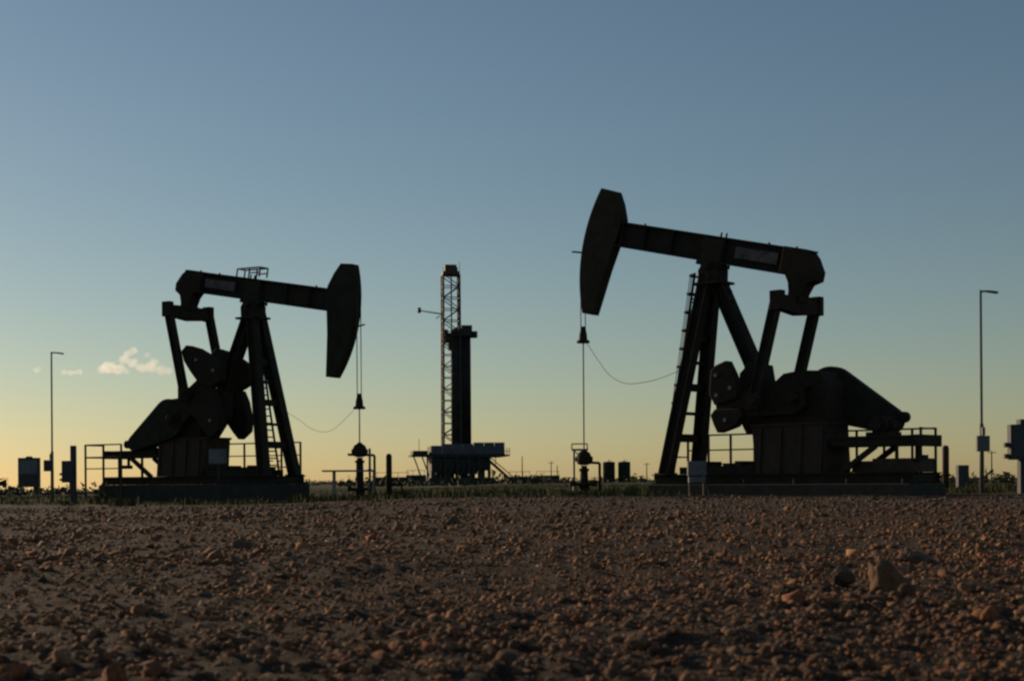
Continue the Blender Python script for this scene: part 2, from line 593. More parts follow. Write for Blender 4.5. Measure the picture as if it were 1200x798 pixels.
def pump_jack(loc, heading, beam_deg, arm_end, wrist, upper, lower, bolts, carrier_z, ladder_off, hoops, cable, near, label, rod_low, guard=((-4.36, 3.52), 0.96, (-6.62, 2.52), 0.44), knob=(-7.08, 2.62), box=True, dr=0.0):
    J = thing('pump_jack', loc, label, 'pump jack', 'pump jacks on the well pad', RAD(heading))
    ba = RAD(beam_deg)
    PZ = 8.35
    def bw(b, n, t=0.0):                                    # beam frame -> jack frame
        x, z = rot(b, n, ba)
        return (x, t, PZ + z)
    # skid
    sk = MB()
    for t in (-0.95, 0.95):
        sk.ibeam((-8.3, t, 0.58), (2.0, t, 0.58), 0.30, 0.36)
    for s in (-8.1, -6.6, -5.0, -3.2, -1.4, 0.3, 1.8):
        sk.box((s - .1, -0.935, 0.43), (s + .1, 0.935, 0.70))
    sk.build('base_skid', STEEL, J)
    # pedestal below the gearbox
    pd = MB().hexa([(-5.05, -0.9, .765), (-2.35, -0.9, .765), (-2.35, 0.9, .765), (-5.05, 0.9, .765),
                    (-5.05, -0.75, 2.4), (-2.1, -0.75, 2.4), (-2.1, 0.75, 2.4), (-5.05, 0.75, 2.4)])
    for s in (-4.9, -4.1, -3.3, -2.5):
        for t in (-1, 1):
            pd.hexa([(s - .05, t * .86, .77), (s + .05, t * .86, .77), (s + .05, t * .98, .77), (s - .05, t * .98, .77),
                     (s - .05, t * .70, 2.38), (s + .05, t * .70, 2.38), (s + .05, t * .84, 2.38), (s - .05, t * .84, 2.38)])
    pd.box((-5.1, -0.8, 2.403), (-2.05, 0.8, 2.50))
    pd.build('pedestal', RUST, J)
    # gear box
    gb = MB().prism([(-5.0, 2.503), (-2.65, 2.503), (-2.55, 3.0), (-2.75, 3.8), (-3.3, 4.22), (-4.0, 4.3), (-4.7, 4.25), (-5.0, 3.8)], -0.62, 0.62)
    for s in (-2.62, -3.1, -3.6, -4.1, -4.6):
        gb.box((s - .09, -.70, 3.28), (s + .0, .70, 3.42))
    gb.tube((-3.95, -1.25, 3.35), (-3.95, 1.25, 3.35), 0.19, n=16)
    gb.tube((-4.35, -.9, 3.75), (-4.35, .9, 3.75), 0.12, n=12)
    gb.build('gear_box', CAST, J, 0.03)
    # samson post: two front legs, one rear leg, cap
    tops, feet = {}, {}
    for t in (-1, 1):
        tops[t] = Vector((0.10, 0.22 * t, 8.05))
        feet[t] = Vector((1.42, 1.02 * t, 0.77))
        leg = MB().ibeam(feet[t], tops[t], 0.40, 0.44, 0.05, 0.05, up=(1, 0, 0))
        leg.box((feet[t].x - .32, feet[t].y - .27, .762), (feet[t].x + .32, feet[t].y + .27, .82))
        leg.build('front_leg', STEEL, J)
    rl = MB().ibeam((-2.75, 0, 2.5), (-0.12, 0, 8.0), 0.50, 0.48, 0.05, 0.06)
    rl.build('rear_leg', STEEL, J)
    MB().prism([(-1.5, 4.55), (-1.5, 3.45), (-2.3, 2.503), (-2.60, 2.503), (-2.62, 3.1), (-2.35, 4.6), (-1.7, 4.75)], -.28, .28).build('leg_gusset', STEEL, J)
    sd = MB().box((-2.3, -.75, .765), (1.0, .75, 1.02))
    for k in range(6):
        sd.box((-2.0 + k * .5, -.5, 1.02), (-1.72 + k * .5, .5, 1.06 + .08 * ((k * 5) % 3)))
    sd.build('skid_deck', STEEL, J)
    if box:
        MB().box((-8.2, -.8, .765), (-6.75, .8, 1.22)).box((-6.7, -.6, .765), (-5.9, .6, 1.12)).build('brake_box', RUST, J, .03)
    cp = MB().prism([(-0.42, 7.75), (0.38, 7.75), (0.40, 8.2), (0.22, 8.45), (-0.25, 8.45), (-0.44, 8.2)], -0.36, 0.36)
    cp.box((-0.62, -0.5, 7.66), (0.55, 0.5, 7.747))
    cp.tube((0, -0.55, 8.34), (0, 0.55, 8.34), 0.16, n=14)
    cp.box((-.80, -.08, 7.30), (-.5, .08, 7.40)).box((-.95, -.08, 6.96), (-.62, .08, 7.06)).box((.45, -.3, 7.60), (.66, -.2, 7.75))
    cp.build('post_cap', STEEL, J)
    def legat(t, z):
        k = (z - feet[t].z) / (tops[t].z - feet[t].z)
        return feet[t].lerp(tops[t], k)
    for z, h in ((5.75, .26), (4.85, .12), (3.95, .28), (3.0, .12), (2.1, .30)):
        a, b = legat(-1, z), legat(1, z)
        piece('cross_brace', a, b, 0.12, h, STEEL, J)
    # ladder on the front legs
    def lad(z, t, off=0.0):
        p = legat(1, z)
        return Vector((p.x + ladder_off + off, t, z))
    ld = MB()
    lw = 0.22 if hoops else 0.30
    for t in (-lw, lw):
        ld.bar(lad(0.6, t), lad(8.15 if hoops else 7.4, t), 0.06, 0.08)
    for z in (1.4, 3.9, 5.75, 7.2):
        for t in (-lw, lw):
            ld.bar(lad(z, t), (lad(z, t).x - ladder_off, t, z), 0.05, 0.05)
    lo = ld.build('ladder', STEEL, J)
    z = 0.9
    while z < (8.1 if hoops else 7.3):
        rod('rung', lad(z, -lw), lad(z, lw), 0.030, STEEL, lo)
        z += 0.31
    if hoops:
        for k in range(9):
            z = 2.75 + 0.665 * k
            pts = [lad(z, 0.34 * math.cos(a), 0.27 * math.sin(a) if ladder_off > 0 else -0.27 * math.sin(a)) for a in np.linspace(-0.35, math.pi + .35, 12)]
            MB().path(pts, 0.042, 5).build('cage_hoop', STEEL, lo)
        for a in (0.5, 1.57, 2.6):
            rod('cage_bar', lad(2.75, .34 * math.cos(a), .27 * math.sin(a)), lad(8.1, .34 * math.cos(a), .27 * math.sin(a)), 0.014, STEEL, lo)
    # walking beam
    wb = MB()
    D0, D1 = 0.13, 1.09
    def wbox(b0, b1, n0, n1, t):
        q = [bw(b, n, y) for n in (n0, n1) for b, y in ((b0, -t), (b1, -t), (b1, t), (b0, t))]
        wb.hexa(q)
    wbox(-4.1, 4.75, D1 - .06, D1, .22)
    wbox(-4.1, 4.75, D0, D0 + .06, .22)
    wbox(-4.1, 4.75, D0 + .06, D1 - .06, .03)
    for b in (-3.0, -0.45, 0.45, 1.9, 3.2, 4.3):
        wbox(b - .02, b + .02, D0 + .06, D1 - .06, .20)
    wbox(-.55, .55, -.02, D0 - .003, .3)
    wbox(-.42, .42, D0 - .003, D1 - .1, .235)
    beam = wb.build('walking_beam', STEEL, J)
    for b in (-3.35, -2.2, -0.35, -0.12, 3.4):
        q = bw(b, D1)
        rod('lifting_lug', q, bw(b, D1 + (.16 if abs(b) < 1 else .07)), 0.035, STEEL, beam)
    pt = 0.226 * near                                           # name board on the camera side of the beam
    brd = [bw(-2.8, .42, pt), bw(-1.0, .42, pt), bw(-1.0, .82, pt), bw(-2.8, .82, pt)]
    brd2 = [bw(-2.8, .42, pt - .02 * near), bw(-1.0, .42, pt - .02 * near), bw(-1.0, .82, pt - .02 * near), bw(-2.8, .82, pt - .02 * near)]
    MB().hexa(brd + brd2).build('name_board', PLATE, beam)
    # horse head
    R = 6.1 + dr
    arc = [(R, a) for a in np.linspace(21.5 * 6.1 / R, -25.5 * 6.1 / R, 22)]
    back = [(5.66, -27.6), (5.2, -20), (4.82, -10), (4.56, 1.0), (4.48, 8), (4.58, 14.8), (5.02, 20.5), (5.45, 23.6)]
    poly = []
    for r_, a in arc + [(q_ + dr * .8, a_ * 6.1 / R) for q_, a_ in back]:
        x, zz = rot(r_ * math.cos(RAD(a)), r_ * math.sin(RAD(a)), ba)
        poly.append((x, PZ + zz))
    hd = MB().prism(poly, -0.235, 0.235)
    hd.build('horse_head', STEEL, J, 0.02)
    tip = rot(R * math.cos(RAD(-3 if beam_deg > 0 else -4)), R * math.sin(RAD(-3 if beam_deg > 0 else -4)), ba)
    rod('latch_rod', (tip[0], 0.1 * near, PZ + tip[1]), (tip[0] + .56, 0.1 * near, PZ + tip[1] + .10), 0.035, STEEL, J)
    # tail bearing and equalizer
    tail = [(-3.92, 1.10), (-4.20, .86), (-4.50, .42), (-4.50, .10), (-4.18, -.08), (-4.06, -.40), (-4.04, -.72), (-3.56, -.74), (-3.54, -.42), (-3.44, -.1), (-3.26, .128), (-3.0, .13), (-3.0, 1.10)]
    MB().prism([(bw(b, n)[0], bw(b, n)[2]) for b, n in tail], -0.31, 0.31).build('tail_bearing', CAST, J, 0.02)
    ex, _, ez = bw(-3.8, -0.78)
    eq = MB()
    for t in (-1, 1):
        eq.hexa([(ex - .2, 0, ez - .42), (ex + .2, 0, ez - .42), (ex + .17, 1.28 * t, ez - .30), (ex - .17, 1.28 * t, ez - .30),
                 (ex - .2, 0, ez + .24), (ex + .2, 0, ez + .24), (ex + .17, 1.28 * t, ez + .20), (ex - .17, 1.28 * t, ez + .20)])
        eq.box((ex - .24, 1.30 * t - .15, ez - .33), (ex + .22, 1.30 * t + .15, ez + .34))
    eq.build('equalizer', CAST, J, 0.02)
    # cranks, counterweights, pitman arms
    SH = (-3.95, 3.35)
    d = Vector((arm_end[0] - SH[0], arm_end[1] - SH[1])).normalized()
    nn = Vector((-d.y, d.x))
    for t in (-1, 1):
        y0, y1 = sorted((0.80 * t, 1.02 * t))
        q0, q1 = Vector(SH) - d * .35, Vector(arm_end)
        pl = [q0 + nn * .34, q0 - nn * .34, Vector(SH) - nn * .58, q1 - nn * .40, q1 + nn * .40, Vector(SH) + nn * .58]
        ck = MB().prism([tuple(p) for p in pl], y0, y1).build('crank', CAST, J, 0.02)
        y0, y1 = sorted((0.72 * t, 1.16 * t))
        for pl in (upper, lower):
            w = MB().prism(pl, y0, y1).build('counterweight', CAST, J, 0.04)
        for bx_, bz_ in bolts:
            rod('weight_bolt', (bx_, 1.1 * t, bz_), (bx_, 1.24 * t, bz_), 0.07, GALV, J)
        MB().tube((wrist[0], 0.85 * t, wrist[1]), (wrist[0], 1.55 * t, wrist[1]), .15, n=12).box((wrist[0] - .26, 1.30 * t - .14, wrist[1] - .28), (wrist[0] + .26, 1.30 * t + .14, wrist[1] + .28)).build('wrist_pin', CAST, J)
        pm = MB().ibeam((wrist[0], 1.3 * t, wrist[1]), (ex, 1.3 * t, ez + .1), 0.26, 0.36, .05, .05, up=(1, 0, 0))
        pm.build('pitman_arm', STEEL, J)
    # belt guard, motor, motor platform
    c0, r0, c1, r1 = Vector(guard[0]), guard[1], Vector(guard[2]), guard[3]
    ax = math.atan2(c1.y - c0.y, c1.x - c0.x)
    off = math.acos((r0 - r1) / (c1 - c0).length)
    gp = [(c0.x + r0 * math.cos(a), c0.y + r0 * math.sin(a)) for a in np.linspace(ax + off, ax + 2 * math.pi - off, 26)]
    gp += [(c1.x + r1 * math.cos(a), c1.y + r1 * math.sin(a)) for a in np.linspace(ax - off, ax + off, 10)]
    MB().prism(gp, -1.02, -0.66).tube((knob[0], -1.0, knob[1]), (knob[0], -.7, knob[1]), .19, n=12).build('belt_guard', STEEL, J, 0.03)
    qx, qz = c1.x - .12, 2.36
    mo = MB().tube((qx, -0.62, qz), (qx, 0.45, qz), 0.29, n=18).tube((qx, .45, qz), (qx, .6, qz), .22, n=18)
    mo.box((qx - .42, -.5, 1.98), (qx + .42, .4, qz - .25)).box((qx - .42, -.25, qz - .15), (qx - .2, .1, qz + .15))
    mo.build('motor', CAST, J)
    pf = MB()
    for t in (-0.72, 0.72):
        pf.ibeam((-8.35, t, 1.79), (-5.20, t, 1.79), 0.16, 0.30)
    pf.box((-8.3, -.64, 1.90), (-5.3, .64, 1.975))
    pf.box((-8.42, -.85, 1.6), (-8.28, .85, 1.98)).box((-8.5, .3, 1.15), (-8.25, .75, 1.32)).box((-8.36, .5, 1.32), (-8.26, .6, 1.62))
    pfo = pf.build('motor_platform', STEEL, J)
    for t in (-0.72, 0.72):
        piece('diagonal_brace', (-5.55, t, .74), (-6.85, t, 1.64), 0.14, 0.17, STEEL, pfo)
        piece('platform_post', (-7.6, t, .74), (-7.6, t, 1.64), 0.09, 0.09, STEEL, pfo)
    # bridle, carrier bar, polished rod, load cable
    bt = rot(R * math.cos(RAD(-8)), R * math.sin(RAD(-8)), ba)
    sx = 6.11 + dr
    for t in (-0.14, 0.14):
        rod('bridle_cable', (sx, t, carrier_z + .4), (sx, t, PZ + 0.2), 0.020, CABLE, J)
    MB().lathe([(.10, .62), (.13, .4), (.15, .34), (.17, .1), (.25, .06), (.27, 0), (.25, -.03)][::-1], (sx, 0, carrier_z), 14).build('carrier_bar', CAST, J)
    rod('polished_rod', (sx, 0, rod_low), (sx, 0, carrier_z), 0.028, DKGALV, J)
    MB().path([Vector(p) for p in cable], 0.012 if near > 0 else 0.008, 5).build('load_cable', CABLE, J)
    return J

def spline(pts, n=8):
    out = []
    P = [Vector(p) for p in pts]
    P = [P[0] * 2 - P[1]] + P + [P[-1] * 2 - P[-2]]
    for i in range(1, len(P) - 2):
        for k in range(n):
            t = k / n
            a, b, c, d = P[i - 1], P[i], P[i + 1], P[i + 2]
            out.append(0.5 * ((2 * b) + (c - a) * t + (2 * a - 5 * b + 4 * c - d) * t * t + (3 * b - a - 3 * c + d) * t ** 3))
    out.append(P[-2])
    return out

RJ = pump_jack((7.387, 52.0, 0.0), 138.0, 13.9, (-0.78, 3.14), (-2.55, 3.27),
               [(-.65, 4.45), (-.85, 4.62), (-1.3, 4.77), (-1.55, 4.3), (-1.77, 3.73), (-1.72, 3.40), (-.8, 3.20), (-.58, 3.6)],
               [(-.80, 3.06), (-.62, 2.85), (-.76, 2.5), (-.92, 2.21), (-1.63, 2.42), (-2.0, 2.85), (-1.9, 3.06)],
               [(-.9, 4.26), (-1.5, 3.78), (-.93, 3.55), (-1.28, 2.66)],
               6.0, 0.55, True,
               spline([(5.88, .1, 5.98), (5.12, .2, 5.12), (4.62, .2, 4.6), (3.88, .2, 4.26), (2.99, .2, 4.26), (2.2, .2, 4.38), (0.95, .3, 4.7)]),
               1, 'pump jack with its horse head raised, head to the left, at right', 1.75)
LJ = pump_jack((-11.361, 62.8, 0.1), -31.0, -10.1, (-1.25, 5.35), (-2.92, 4.42),
               [(-3.25, 6.35), (-2.95, 6.60), (-2.3, 6.42), (-1.5, 6.02), (-.95, 5.68), (-.93, 4.95), (-1.5, 4.66), (-2.3, 4.95), (-2.75, 5.45), (-3.1, 5.9)],
               [(-1.5, 4.62), (-1.23, 4.1), (-1.03, 3.3), (-1.09, 2.75), (-1.6, 2.4), (-1.95, 2.75), (-2.41, 3.3), (-2.9, 3.6), (-2.5, 4.3)],
               [(-1.3, 5.4), (-2.3, 5.9), (-1.5, 3.2)],
               3.55, -0.25, False,
               spline([(5.54, 0, 3.53), (5.0, 0, 3.1), (4.45, 0, 2.73), (3.91, 0, 2.6), (3.21, 0, 2.76), (2.42, 0, 3.22), (1.15, -.3, 4.0)]),
               -1, 'pump jack with its horse head lowered, head to the right, at left', 2.0, ((-4.25, 3.36), 0.90, (-6.40, 2.30), 0.36), (-6.85, 2.25), False, -0.32)
# small handrail on top of the left beam
def beam_rail():
    a = RAD(-10.1)
    P = lambda b, n, t: (rot(b, n, a)[0], t, 8.35 + rot(b, n, a)[1])
    r = MB()
    for t in (-.25, .25):
        r.path([P(-.95, 1.09, t), P(-.95, 1.42, t), P(.35, 1.62, t), P(.35, 1.2, t)], .036, 5)
        r.path([P(-.25, 1.09, t), P(-.25, 1.5, t)], .036, 5)
        r.path([P(-.25, 1.3, t), P(.35, 1.4, t)], .03, 5)
    r.path([P(-.95, 1.42, -.25), P(-.95, 1.42, .25)], .036, 5)
    r.path([P(.35, 1.62, -.25), P(.35, 1.62, .25)], .036, 5)
    r.build('service_rail', STEEL, LJ)
beam_rail()

def local(J, s, t, z=0.0):
    h = J.rotation_euler[2]
    return Vector((J.location.x + s * math.cos(h) - t * math.sin(h), J.location.y + s * math.sin(h) + t * math.cos(h), z))

for J, lo_, lab in ((RJ, -0.25, 'long concrete foundation slab under the right pump jack'), (LJ, -0.6, 'long concrete foundation slab under the left pump jack')):
    c = thing('concrete_foundation', local(J, 0, 0, 0), lab, 'foundation', 'pump jack foundations', J.rotation_euler[2])
    zt = 0.394 + J.location.z
    b = MB().box((-8.35, -1.3, lo_), (2.05, 1.3, zt))
    b.build('slab', CONC, c, 0.03)
    for s in (-8.0, -6, -4, -2, 0, 1.8):
        for t in (-1.12, 1.12):
            rod('anchor_bolt', (s, t, zt - .06), (s, t, zt + .16), .03, RUST, c)

# ------------------------------------------------------------------ guard railings
def railing(J, ss, t, label, ends):
    g = thing('guard_railing', local(J, 0, t, 0), label, 'railing', 'pump jack guard railings', J.rotation_euler[2])
    zo = J.location.z
    for s in ss:
        w = local(J, s, t)
        piece('post', (s, 0, tz(w.x, w.y) - .15), (s, 0, 2.27 + zo), .07, .07, RAILP, g)
    for z, r in ((2.25, .032), (1.68, .026), (1.15, .026)):
        rod('rail', (ss[-1], 0, z + zo), (ss[0], 0, z + zo), r, RAILP, g)
    for s in ends:
        w = local(J, s, t - 0 + 1.0)
        piece('post', (s, 1.1, tz(w.x, w.y) - .15), (s, 1.1, 2.27 + zo), .07, .07, RAILP, g)
        for z in (2.23, 1.66):
            rod('rail', (s, 0, z + zo), (s, 1.1, z + zo), .028, RAILP, g)
railing(RJ, [2.4, 1.45, .45, -.6, -1.65, -2.7, -3.75, -4.8, -5.85, -6.9, -7.75], -1.8, 'steel guard railing behind the right pump jack', (-7.75,))
railing(LJ, [-6.6, -7.75, -8.92], -1.55, 'short steel guard railing at the motor end of the left pump jack', (-8.92,))
railing(LJ, [1.2, .1, -1.0, -2.1, -3.2, -4.3], 1.7, 'steel guard railing seen behind the legs of the left pump jack', ())

# ------------------------------------------------------------------ cabinets, posts, poles
def cabinet(name, loc, w, d_, z0, z1, m, label, legs=(), rz=0.0, legm=DKGALV, extras=None, hood=False, legw=.06, cat='cabinet'):
    gz = tz(loc[0], loc[1])
    c = thing(name, (loc[0], loc[1], gz), label, cat, None, rz)
    z0, z1 = z0 - gz, z1 - gz
    b = MB().box((-w / 2, -d_ / 2, z0), (w / 2, d_ / 2, z1))
    if hood:
        b.prism([(-w * .18, z1 - .01), (w * .18, z1 - .01), (w * .10, z1 + .07), (-w * .10, z1 + .07)], -d_ * .3, d_ * .3)
    b.build('housing', m, c, 0.015)
    MB().box((-w * .43, -d_ / 2 - .02, z0 + (z1 - z0) * .08), (w * .43, -d_ / 2 - .003, z0 + (z1 - z0) * .92)).build('door', m, c, 0.006)
    rod('door_handle', (w * .32, -d_ / 2 - .045, z0 + (z1 - z0) * .45), (w * .32, -d_ / 2 - .045, z0 + (z1 - z0) * .6), .014, DKGALV, c)
    for lx, top in legs:
        piece('leg', (lx, d_ * .25, -.15), (lx, d_ * .25, (z0 + .02) if top is None else top - gz), legw, legw, legm, c)
    if extras:
        extras(c, gz)
    return c
def split_panel(c, gz):
    MB().box((-.44, -.205, 1.02 - gz), (.44, -.19, 1.66 - gz)).build('upper_panel', CABGREY, c, 0.005)
cabinet('control_panel', (-22.4, 66.0), .95, .32, .42, 1.78, CABDARK, 'wide two-tone control panel on legs at the far left', [(-.4, None), (.4, None)], extras=split_panel, hood=True)
def bumps(c, gz):
    for z in (.95, .7):
        MB().box((-.38, -.1, z - gz), (-.285, .05, z + .1 - gz)).build('conduit_box', CABDARK, c)
    MB().tube((.05, .02, .62 - gz), (.05, .02, .3 - gz), .03).build('conduit', DKGALV, c)
cabinet('switch_box', (-19.95, 64.0), .56, .26, .62, 1.6, CABDARK, 'dark switch box on a thick post beside the left light pole', [(.20, 2.28)], legw=.22, legm=CABDARK, extras=bumps)
q = local(LJ, -.55, -1.75)
cabinet('junction_box', (q.x, q.y), .72, .3, 1.38, 2.02, CABGREY, 'pale grey junction box in front of the left pump jack base', [(0, None)], rz=-.35, legm=RAILP)
q = local(RJ, -.45, 1.75)
def under(c, gz):
    MB().box((-.30, -.13, .46 - gz), (.30, .13, .66 - gz)).build('lower_box', CABGREY, c, 0.01)
cabinet('junction_box', (q.x, q.y), .66, .26, .70, 1.22, CABGREY, 'pale grey junction box at the feet of the right pump jack', [(-.25, None), (.25, None)], extras=under)
def bumps2(c, gz):
    MB().box((-.13, -.2, 2.35 - gz), (.5, .2, 2.52 - gz)).build('top_box', CABDARK, c, .01)
    for z in (1.58, 1.2):
        MB().box((-.62, -.1, z - gz), (-.453, .05, z + .16 - gz)).build('conduit_box', CABDARK, c, .01)
cabinet('control_panel', (17.23, 48.0), .9, .36, 1.16, 2.347, CABDARK, 'dark control panel on a stout post cut by the right edge', [(.07, 1.3)], legw=.32, legm=CABDARK, extras=bumps2)
cabinet('meter_box', (20.9, 66.0), .5, .4, -.1, 1.14, CABDARK, 'small dark upright box in the grass beyond the right railing')

def pipe_post(x, y, top, r, label, m=RUST, extras=False):
    g = tz(x, y)
    p = thing('pipe_post', (x, y, g), label, 'post')
    MB().lathe([(r, -.15), (r, top - g - .12), (r * .8, top - g - .04), (r * .45, top - g)], n=14).build('pipe', m, p)
    MB().lathe([(r * 1.35, .0), (r * 1.35, .06)], (0, 0, (top - g) * .35), 14).build('flange', m, p)
    if extras:
        rod('side_pipe', (0, 0, .55), (.55, -.1, .55), .05, m, p)
        MB().lathe([(.12, -.03), (.12, .03)], (.5, -.1, .62), 12).build('valve_wheel', m, p)
        rod('riser', (.55, -.1, -.05), (.55, -.1, .62), .05, m, p)
    return p
pipe_post(-5.36, 62.0, 1.78, .13, 'thick dark pipe standing between the left wellhead and the drilling rig', CAST, True)
pipe_post(18.3, 60.0, 1.93, .14, 'thick dark pipe post right of the right pump jack', RUST)

def light_pole(x, y, top, boxz, boxw, label, boxm, side=-.5):
    g = tz(x, y)
    p = thing('light_pole', (x, y, g), label, 'light pole', 'light poles beside the pad')
    MB().lathe([(.085, -.2), (.08, boxz - g), (.075, boxz - g + .95), (.05, boxz - g + 1.0), (.042, top - g)], n=12).build('pole', DKGALV, p)
    ar = MB().tube((0, 0, top - g - .05), (.22, 0, top - g - .04), .035)
    ar.build('arm', DKGALV, p)
    MB().prism([(.2, top - g - .07), (.58, top - g - .13), (.62, top - g - .10), (.56, top - g - .05), (.2, top - g - .01)], -.09, .09).build('lamp_head', DKGALV, p, .01)
    MB().box((side * boxw - boxw / 2, -.27, boxz - g), (side * boxw + boxw / 2, -.112, boxz - g + .55)).build('switch_box', boxm, p, .012)
    MB().box((-.05, -.25, boxz - g + .56), (.05, -.09, boxz - g + .85)).build('photo_cell', DKGALV, p, .01)
    return p
light_pole(-22.63, 70.0, 7.05, 1.18, .42, 'tall light pole at the left edge of the pad', CABDARK, -.3)
light_pole(16.52, 50.0, 7.15, 1.48, .45, 'tall light pole with a pale switch box at the right edge', CABGREY, -.05)

# ------------------------------------------------------------------ wellheads and platforms
def wellhead(J, top, label, yaw, big):
    w = local(J, 6.11 if big else 5.79, 0)
    g = tz(w.x, w.y)
    h = thing('wellhead', (w.x, w.y, g), label, 'wellhead', 'wellheads under the horse heads', yaw)
    t = top - g
    MB().lathe([(.30, -.1), (.30, .12), (.22, .14), (.20, .34), (.32, .35), (.32, .45), (.17, .47), (.15, t - 1.1)], n=16).build('casing_head', CAST, h)
    MB().lathe([(.20, 0), (.20, .10), (.12, .12), (.12, .22)], (0, 0, t - 1.1), 14).build('tubing_flange', CAST, h)
    bp = MB().lathe([(.13, 0), (.27, .05), (.29, .14), (.29, .36), (.24, .48), (.12, .56), (.07, .62)], (0, 0, t - .86), 14)
    bp.tube((-.34, 0, t - .62), (.34, 0, t - .62), .10, n=12)
    bp.build('stuffing_box', CAST, h)
    MB().tube((-.5 if not big else .1, 0, t - .75), (.62, 0, t - .78), .055).tube((.62, 0, t - .78), (.62, 0, .1), .055).build('flow_line', CAST, h)
    for sx_ in (-.45, .42):
        MB().tube((0, 0, .42), (sx_, 0, .42), .06).box((sx_ - .09, -.1, .32), (sx_ + .09, .1, .54)).build('valve', CAST, h)
        v = MB()
        for k in range(12):
            a, b = 2 * math.pi * k / 12, 2 * math.pi * (k + 1) / 12
            v.tube((sx_ + .12 * math.cos(a), .12 * math.sin(a), .66), (sx_ + .12 * math.cos(b), .12 * math.sin(b), .66), .014, n=5)
        v.tube((sx_, 0, .54), (sx_, 0, .67), .02).bar((sx_ - .12, 0, .66), (sx_ + .12, 0, .66), .02, .02)
        v.build('hand_wheel', RUST, h)
    return h
wellhead(LJ, 2.46, 'dark wellhead with stuffing box under the lowered horse head', .2, False)
wellhead(RJ, 2.02, 'dark wellhead with stuffing box under the raised horse head', -.2, True)

def platform(x, y, w, d_, zt, legs, label, rail_h, rz=0.0):
    g = tz(x, y)
    p = thing('work_platform', (x, y, g), label, 'platform', None, rz)
    zt -= g
    dk = MB()
    for k in range(5):
        yy = -d_ / 2 + d_ * k / 4
        dk.bar((-w / 2, yy, zt), (w / 2, yy, zt), .05, .07)
    for k in range(9):
        xx = -w / 2 + w * k / 8
        dk.bar((xx, -d_ / 2, zt - .002), (xx, d_ / 2, zt - .002), .035, .05)
    dk.build('deck', DKGALV, p)
    for lx, ly in legs:
        rod('leg', (lx, ly, -.1), (lx, ly, zt), .045, GALV, p)
    if rail_h:
        for xx in (-w / 2, w / 2):
            rod('rail_post', (xx, d_ / 2, zt), (xx, d_ / 2, zt + rail_h), .025, DKGALV, p)
        rod('rail', (-w / 2, d_ / 2, zt + rail_h), (w / 2, d_ / 2, zt + rail_h), .025, DKGALV, p)
        piece('knee_brace', (-w / 2 + .1, 0, zt - .05), (-w / 2 + .5, 0, zt - .45), .04, .04, DKGALV, p)
    return p
wl = local(LJ, 5.79, 0)
platform(wl.x - .35, wl.y - .9, 2.15, .6, 1.02, [(-.62, -.2), (-.62, .2), (1.0, .2)], 'low pipe work platform on pale legs around the left wellhead', 0)
rod_post = thing('pipe_stub', (wl.x + .48, wl.y - .6, tz(wl.x, wl.y)), 'thin upright pipe stub beside the left wellhead', 'pipe')
MB().lathe([(.05, 0), (.05, 1.9 - tz(wl.x, wl.y)), (.03, 1.96 - tz(wl.x, wl.y))], n=8).build('pipe', DKGALV, rod_post)
MB().lathe([(.09, 0), (.09, .05)], (0, 0, 1.2), 10).build('collar', DKGALV, rod_post)
wr = local(RJ, 6.11, 0)
platform(wr.x - .14, wr.y + .55, .62, .5, 1.78, [(-.24, .1), (-.24, -.1)], 'small high work platform on one side of the right wellhead', .24)

